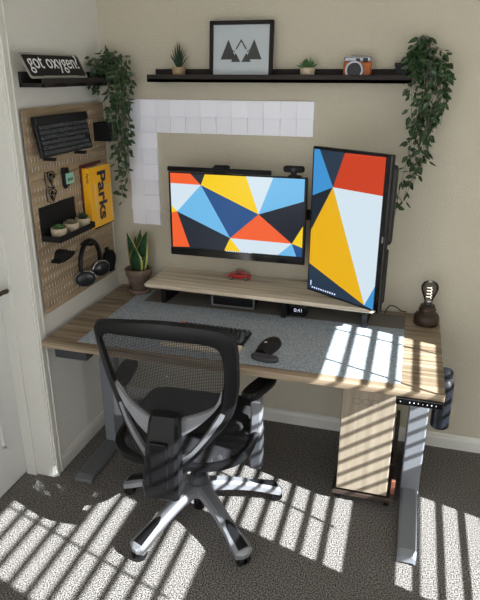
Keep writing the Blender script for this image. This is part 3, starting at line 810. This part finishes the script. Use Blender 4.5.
# keyboard
k2 = thing('desk_keyboard', 'compact keyboard with dark keys and one orange key on the felt mat', 'keyboard', (.70, -.530, HM), (0, 0, -.03))
b = MB(); b.box((-.165, -.062, 0), (.165, .072, .014), .003); b.build('case', M['chair_black'], k2)
kk = [[], [], []]
for r in range(5):
    x = -.160; n = 0
    while x < .157:
        wdt = .0175
        if r == 0 and n == 3: wdt = .115
        if n == 0 and r in (1, 2, 3): wdt = .0175+.0055*(4-r)
        if x+wdt > .1615: wdt = .1605-x
        if wdt < .008: break
        kind = 2 if (r == 4 and n == 0) else (1 if (n == 0 or x > .125 or (r == 0 and n != 3)) else 0)
        kk[kind].append((x, -.056+r*.0248, wdt)); x += wdt+.0028; n += 1
for kind, (nm, mm) in enumerate((('keycaps', 'key'), ('grey_keycaps', 'key2'), ('orange_keycap', 'keyo'))):
    b = MB()
    for x, y, w_ in kk[kind]: b.box((x, y, .012), (x+w_, y+.0215, .024 + (.002 if y > .03 else 0)), .003, seg=1)
    b.build(nm, M[mm], k2)
wr = thing('wrist_rest', 'pale wooden wrist rest in front of the desk keyboard', 'wrist rest', (.70, -.638, HM), (0, 0, -.03))
MB().box((-.168, -.040, 0), (.168, .036, .016), .005).build('rest', M['pale'], wr)
# mouse + puck
mo = thing('computer_mouse', 'black wireless mouse on the felt mat', 'mouse', (.968, -.580, HM), (0, 0, -.25)); mo.scale = (1.12, 1.12, 1.05)
b = MB(); rings = []
for k in range(9):
    s = k/8; y = -.060+.12*s; wdt = .037*(math.sin(PI*(.12+.76*s))**.45)*(1-.10*math.sin(PI*s)); hh = .041*(math.sin(PI*(.14+.68*s)))**.6
    rings.append([(wdt*math.cos(a)*(1 if math.sin(a) < .3 else .94), y, max(0, hh*max(0, math.sin(a))**.8)) for a in [PI*q/14 for q in range(15)]])
b.loft([r+[(-wdt_*0, r[0][1], 0)] for r, wdt_ in zip(rings, [0]*9)], caps=True)
b.build('shell', M['black'], mo, smooth=True)
MB().box((-.0028, .018, .030), (.0028, .040, .0395), .0015).build('scroll_wheel', M['key2'], mo)
MB().lathe([(.0055, 0), (.0, .0008)], 14, T=T(0, -.022, .0395)).build('palm_mark', M['white'], mo)
pk = MB(); kd = [(.058*math.cos(a), .026*math.sin(a) - .012*math.cos(a)**2*0 + (.010 if math.sin(a) > 0.2 else 0)*-math.cos(a*1)**0*(1-abs(math.cos(a)))) for a in [2*PI*q/28 for q in range(28)]]
pk.loft([[(x*s_, y*s_, z) for x, y in kd] for s_, z in ((.95, 0), (1, .004), (1, .012), (.94, .018), (.6, .0185))], caps=True)
po = pk.build('palm_rest', M['darkgrey'], smooth=True); po.location = (.976, -.676, HM); po.rotation_euler.z = -.12
tag(po, 'small dark grey gel palm rest just below the mouse', 'palm rest')
# bulb lamp
bl = thing('bulb_lamp', 'vintage filament bulb lamp on a dark bronze base at the right of the desk', 'lamp', (1.585, -.118, H)); bl.scale = (1.04, 1.04, .94)
b = MB(); b.lathe([(.048, 0), (.053, .006), (.053, .040), (.046, .052), (.034, .058), (.032, .064), (.036, .070), (.036, .078), (.031, .082), (.031, .094), (.022, .096), (.0, .096)], 36); b.build('base', M['bronze'], bl)
b = MB(); b.lathe([(.015, .092), (.016, .11), (.019, .12)], 24); b.build('socket', M['silverm'], bl)
b = MB(); b.lathe([(.017, .108), (.019, .125), (.030, .155), (.036, .175), (.036, .190), (.028, .206), (.014, .214), (.0, .215)], 32); b.build('glass_bulb', M['smoke'], bl, smooth=True)
b = MB(); b.tube([(.010*math.cos(a)*(1-.0*a), .010*math.sin(a), .128+.0024*a) for a in [k*.5 for k in range(50)]], .0016, 5); b.build('filament', M['filament'], bl)
# cable
cb = MB(); cb.tube(crom([(1.40, -.06, HM+.0045), (1.42, -.03, HM+.03), (1.45, -.05, HM+.035), (1.475, -.02, HM+.006), (1.5, -.017, HM+.004)], 6, False), .0025, 8)
tag(cb.build('cable', M['blackm'], loc=(1.43, -.04, HM)), 'thin black cable looping behind the portrait monitor', 'cable')

# ------------------------------------------------------------------ computer tower and its stand
cs = thing('tower_stand', 'low dark wooden stand on castors carrying the computer tower', 'stand', (1.385, -.37, 0))
b = MB(); b.box((-.128, -.185, .035), (.136, .20, .058), .003); b.build('tray', M['walnut'], cs)
b = MB(); b.bm.free()
for lo, hi in (((.118, .08, .058), (.134, .20, .27)), ((.118, -.184, .058), (.134, -.155, .13)), ((-.127, .08, .058), (-.115, .20, .2))): MB().box(lo, hi, .002).build('side_rail', M['walnut'], cs)
MB().box((.120, -.186, .085), (.136, -.170, .15), .002).build('copper_clip', M['copper'], cs)
for x in (-.10, .108):
    for y in (-.155, .165):
        MB().cyl((x-.011, y, .0176), (x+.011, y, .0176), .0174, n=18).build('castor', M['blackm'], cs)
pc = thing('computer_tower', 'computer tower with a pale wooden front panel under the desk', 'computer', (1.382, -.37, .058))
b = MB(); b.box((-.106, -.176, .006), (.110, .19, .56), .004); b.box((-.09, -.16, 0), (.095, .17, .01)); b.build('case', M['black'], pc)
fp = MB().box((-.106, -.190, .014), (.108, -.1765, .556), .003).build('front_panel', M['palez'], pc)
b = MB()
for cx in (-.045, -.006, .025):
    b.tube([(cx+.018*math.cos(a), -.1905, .455+.013*math.sin(a)) for a in [2*PI*k/24 for k in range(25)]], .0006, 4)
b.build('engraved_mark', M['walnut'], fp)
b = MB(); b.box((.092, -.1915, .5), (.1, -.19, .51)); b.build('power_button', M['silver'], fp)

# bottle hung at right side of the desk
wb = thing('water_bottle', 'dark ribbed flask hanging off the right edge of the desk', 'bottle', (1.676, -.40, .354))
prof = [(.0, 0), (.030, .0), (.037, .006)]
z = .012
while z < .185: prof += [(.0385, z), (.0365, z+.006)]; z += .012
prof += [(.038, .195), (.036, .21), (.024, .226), (.022, .232), (.028, .236), (.028, .262), (.022, .27), (.0, .271)]
MB().lathe(prof, 32).build('flask', M['bottle'], wb)
b = MB(); b.tube([(.028*math.cos(a)-.002, .040*0+.028*math.sin(a), .235) for a in [2*PI*k/20 for k in range(21)]], .003, 6); b.box((-.08, -.008, .232), (-.026, .008, .238), .001); b.box((-.08, -.008, .232), (-.074, .008, .3205), .001); b.build('holder_ring', M['blackm'], wb)

# ------------------------------------------------------------------ office chair
ch = thing('office_chair', 'black mesh office chair with a silver five-star base, pulled up to the desk', 'chair', (.708, -.768, 0), (0, 0, .06))
base = MB(); base.lathe([(.0, .095), (.035, .095), (.048, .11), (.048, .155), (.040, .165), (.0, .165)], 28); base.build('base_hub', M['silver'], ch).location = (.02, -.022, 0); MB().lathe([(.045, .160), (.045, .175), (.036, .195), (.028, .205), (.0, .205)], 28).build('hub_cover', M['darkgrey'], ch).location = (.02, -.022, 0)
for ang in (243, 315, 27, 99, 171):
    a = math.radians(ang); A = T(0, 0, 0, 0, 0, a)
    b = MB(); loops = []
    for s in range(9):
        t_ = s/8; r = .03+.320*t_; zt = .166-.092*t_**1.35; hh = .040-.010*t_; w_ = .034-.010*math.sin(PI*min(1, t_*1.05))*.8+(.004 if t_ > .85 else 0)
        loops.append([A @ Vector(q) for q in ((r, -w_, zt-hh), (r, -w_, zt-.008), (r, -w_*.55, zt), (r, w_*.55, zt), (r, w_, zt-.008), (r, w_, zt-hh))])
    r = .364
    loops.append([A @ Vector(q) for q in ((r, -.012, .045), (r, -.012, .058), (r, -.007, .062), (r, .007, .062), (r, .012, .058), (r, .012, .045))])
    b.loft(loops, caps=True); arm = b.build('base_arm', M['silver'], ch, smooth=False); arm.location = (.02, -.022, 0)
    b = MB(); loops = []
    for s in range(6):
        t_ = .60+.38*s/5; r = .03+.320*t_; zt = .166-.092*t_**1.35; w_ = .014+.008*(s/5)
        if s == 0: w_ = .005
        loops.append([A @ Vector(q) for q in ((r, -w_, zt-.01), (r, -w_, zt+.002), (r, 0, zt+.005), (r, w_, zt+.002), (r, w_, zt-.01))])
    b.loft(loops, caps=True); b.build('toe_cap', M['chair_black'], arm, smooth=False)
    b = MB()
    for s in (-1, 1): b.cyl((.340, s*.006, .026), (.340, s*.022, .026), .0255, .0235, n=20, T=A @ T(0, 0, 0))
    b.box((.326, -.006, .02), (.354, .006, .06), .003, T=A); b.build('castor', M['chair_black'], arm)
b = MB(); b.lathe([(.024, .03), (.026, .08), (.026, .25), (.018, .25), (.018, .40), (.0, .40)], 24); b.build('gas_lift', M['chair_black'], ch).location = (.02, -.022, 0)
b = MB(); b.box((-.11, -.20, .375), (.11, .14, .425), .015); b.box((-.27, .0, .385), (.27, .06, .405), .006); b.build('mechanism', M['chair_black'], ch)
# seat
SH = .455
def sup(rx, ry, n=48, e=.5, cy=0, cx=0):
    if cy == -.045: cy, ry, cx = -.065, ry+.02, .012
    return [(cx+rx*math.copysign(abs(math.cos(a))**e, math.cos(a)), cy+ry*math.copysign(abs(math.sin(a))**e, math.sin(a))) for a in [2*PI*k/n for k in range(n)]]
def sz(x, y): return SH + .25*x*x*.6 - (.045*max(0, (y-.12)/.12)**2 if y > .12 else 0) + .012*(max(0, -y-.15)/.15)
o1 = sup(.268, .255, cy=-.045, e=.62); o2 = sup(.238, .225, cy=-.045, e=.62)
b = MB()
b.loft([[(x, y, sz(x, y)-.03) for x, y in o2], [(x*1.0, y, sz(x, y)-.02) for x, y in o1], [(x, y, sz(x, y)) for x, y in o1], [(x, y, sz(x, y)+.006) for x, y in sup(.255, .242, cy=-.045, e=.62)], [(x, y, sz(x, y)) for x, y in o2]], closed=True)
b.build('seat_frame', M['chair_black'], ch, smooth=True)
def uvsheet(name, m, ring, fz, parent, rings=7, c=(0, 0), uvf=lambda v: (v.x, v.y)):
    b = MB(); prev = None
    loops = [[fz(c[0]+(x-c[0])*k, c[1]+(y-c[1])*k) for x, y in ring] for k in [max(.02, i/rings) for i in range(rings+1)]]
    b.loft(loops, caps=False)
    uv = b.bm.loops.layers.uv.new('UVMap')
    for f in b.bm.faces:
        for l in f.loops: l[uv].uv = uvf(l.vert.co)
    return b.build(name, m, parent, smooth=True)
uvsheet('seat_mesh', M['seat_mesh'], sup(.242, .229, cy=-.045, e=.62), lambda x, y: Vector((x, y, sz(x, y)-.004)), ch, c=(.012, -.065))
b = MB(); pr = sup(.232, .150, cy=.035, e=.55)
b.loft([[(x*.96, .035+(y-.035)*.96, sz(x, y)-.006) for x, y in pr], [(x, y, sz(x, y)+.012) for x, y in pr], [(x*.97, .035+(y-.035)*.97, sz(x, y)+.028) for x, y in pr], [(x*.8, .035+(y-.035)*.8, sz(x, y)+.036) for x, y in pr], [(x*.3, .035+(y-.035)*.3, sz(x, y)+.037) for x, y in pr]], caps=True)
b.build('seat_cushion', M['chair_fabric'], ch, smooth=True)
# backrest
YB = -.335
def dy(u, z): return YB + .55*(u-.02)**2 - .08*max(0, z-.7)*1.0 + .03*max(0, .7-z)
pairs = [((.022, 1.029), (.03, .957)), ((.12, 1.024), (.11, .953)), ((.197, 1.013), (.165, .946)), ((.238, .993), (.192, .932)), ((.256, .95), (.205, .900)), ((.26, .866), (.21, .85)),
         ((.257, .775), (.206, .775)), ((.237, .686), (.192, .70)), ((.205, .63), (.170, .655)), ((.167, .58), (.138, .60)), ((.11, .505), (.09, .535)),
         ((.062, .450), (.045, .50)), ((-.005, .415), (-.002, .47)), ((-.062, .44), (-.045, .49)), ((-.100, .505), (-.078, .54)), ((-.140, .60), (-.118, .62)),
         ((-.166, .69), (-.143, .70)), ((-.192, .785), (-.168, .79)), ((-.212, .878), (-.187, .87)), ((-.221, .955), (-.198, .925)), ((-.214, .99), (-.183, .947)), ((-.185, 1.005), (-.155, .955)), ((-.09, 1.02), (-.07, .957))]
pairs = [tuple((u*(1.055 if u < 0 else 1), z) for u, z in p_) for p_ in pairs]
OU = crom([p_[0] for p_ in pairs], 4); IN = crom([p_[1] for p_ in pairs], 4)
b = MB()
def lp(f, off): return [Vector((v.x, dy(v.x, v.y)+off, v.y)) for v in f]
mid = [(a+c)/2 for a, c in zip(OU, IN)]; oo = [a.lerp(c, .12) for a, c in zip(OU, IN)]; ii = [a.lerp(c, .88) for a, c in zip(OU, IN)]
b.loft([lp(OU, 0), lp(oo, -.014), lp(mid, -.019), lp(ii, -.014), lp(IN, 0), lp(ii, .012), lp(mid, .014), lp(oo, .012)], closed=True)
bf = b.build('backrest_frame', [M['chair_black'], M['band']], ch, smooth=True)
nO = len(OU)
for p_ in bf.data.polygons:
    if p_.index//nO in (2, 3) and p_.center.z < .69: p_.material_index = 1
sv = [((-.182, .775), (-.176, .775)), ((-.168, .735), (-.154, .745)), ((-.140, .675), (-.118, .70)), ((-.095, .607), (-.055, .655)), ((-.055, .575), (0, .648)), ((.0, .565), (.03, .652)),
      ((.06, .590), (.07, .666)), ((.115, .632), (.13, .690)), ((.170, .690), (.18, .722)), ((.200, .735), (.204, .79))]
A = crom([s_[0] for s_ in sv], 5, False); B_ = crom([s_[1] for s_ in sv], 5, False)
b = MB(); b.loft([[Vector((a.lerp(c, k).x, dy(a.x, a.y)+off, a.lerp(c, k).y)) for k, off in ((0, -.004), (.1, -.012), (.9, -.012), (1, -.004), (1, .006), (0, .006))] for a, c in zip(A, B_)], caps=True)
b.build('backrest_band', M['silver'], ch, smooth=True)['label'] = 'silver curved band across the lower backrest'
ring = [(v.x, v.y) for v in crom([(.03, .965), (.165, .955), (.20, .935), (.212, .90), (.216, .85), (.212, .775), (.18, .72), (.13, .69), (.07, .665), (0, .645), (-.05, .65), (-.118, .695), (-.15, .75), (-.175, .80), (-.193, .87), (-.204, .925), (-.185, .953), (-.07, .962)], 3)]
uvsheet('backrest_mesh', M['chair_mesh'], ring, lambda x, z: Vector((x, dy(x, z)+.002, z)), ch, rings=6, c=(.02, .82), uvf=lambda v: (v.x, v.z))
b = MB()
def srect(cx, w_, y0, y1, z): return [(cx-w_, y1, z), (cx-w_, y0+.01, z), (cx-w_+.01, y0, z), (cx+w_-.01, y0, z), (cx+w_, y0+.01, z), (cx+w_, y1, z)]
b.loft([srect(.012, .048, -.375, -.335, .685), srect(.012, .052, -.388, -.33, .665), srect(.006, .058, -.405, -.345, .55), srect(-.002, .066, -.41, -.345, .42), srect(-.004, .064, -.40, -.33, .365), srect(-.004, .048, -.38, -.30, .346)], caps=True)
b.build('backrest_spine', M['chair_black'], ch, smooth=False)
b = MB(); b.box((-.035, -.37, .372), (.05, -.12, .41), .008); b.build('spine_link', M['chair_black'], ch)
b = MB(); b.box((-.030, -.4125, .42), (.030, -.400, .60), .003); b.build('spine_inset', M['chair_black'], ch)
for sx in (-1, 1):
    x = .268*sx
    if sx < 0: x = -.292
    ar = MB(); ar.box((x-.021, -.075, .44), (x+.021, -.02, .605), .008); ao = ar.build('armrest', M['silver'], ch)
    b = MB(); b.box((x-.024, -.08, .30), (x+.024, -.015, .47), .008); b.build('arm_sleeve', M['darkgrey'], ao)
    MB().box((min(x, sx*.1), -.065, .372), (max(x, sx*.1), -.03, .40), .006).build('arm_bracket', M['chair_black'], ao)
    b = MB(); b.loft([[(qx*.85, qy*.95, 0) for qx, qy in sup(.038, .100, 32, .6)], [(qx, qy, .01) for qx, qy in sup(.038, .100, 32, .6)], [(qx, qy, .022) for qx, qy in sup(.038, .100, 32, .6)], [(qx*.8, qy*.93, .031) for qx, qy in sup(.038, .100, 32, .6)]], caps=True)
    bmesh.ops.transform(b.bm, matrix=T(x-.002*sx, .012, .603, 0, 0, -.35*(1 if sx > 0 else -.3)), verts=b.bm.verts)
    b.build('arm_pad', M['chair_black'], ao, smooth=True)

# ------------------------------------------------------------------ camera, light
cam = bpy.data.cameras.new('camera'); co = bpy.data.objects.new('camera', cam); COL.objects.link(co)
f = 592.33
cam.sensor_fit = 'VERTICAL'; cam.sensor_height = 24; cam.lens = f/600*24; cam.clip_start = .02
rows = [(0.96119262, 0.27587561, 0.00118562), (-0.09999206, 0.34437575, 0.93349179), (-0.25711932, 0.89738397, -0.3585968)]
Rm = Matrix((rows[0], rows[1], tuple(-v for v in rows[2]))).transposed()
co.matrix_world = Matrix.Translation((1.4569, -2.7069, 1.7567)) @ Rm.to_4x4()
S.camera = co

sun = bpy.data.lights.new('sun', 'SUN'); sun.energy = 28; sun.angle = .006; sun.color = (.97, .98, 1.0)
suo = bpy.data.objects.new('sun', sun); COL.objects.link(suo)
suo.rotation_euler = Vector((-1, .30, -.70)).to_track_quat('-Z', 'Y').to_euler(); suo.location = (6, -2, 5)
w = bpy.data.worlds.new('sky'); S.world = w; w.use_nodes = True
bg = w.node_tree.nodes['Background']; bg.inputs[0].default_value = (.97, .98, 1.0, 1); bg.inputs[1].default_value = 2.1
S.view_settings.view_transform = 'Standard'; S.view_settings.look = 'None'; S.view_settings.gamma = 1
S.view_settings.use_curve_mapping = False; S.view_settings.exposure = 0.0
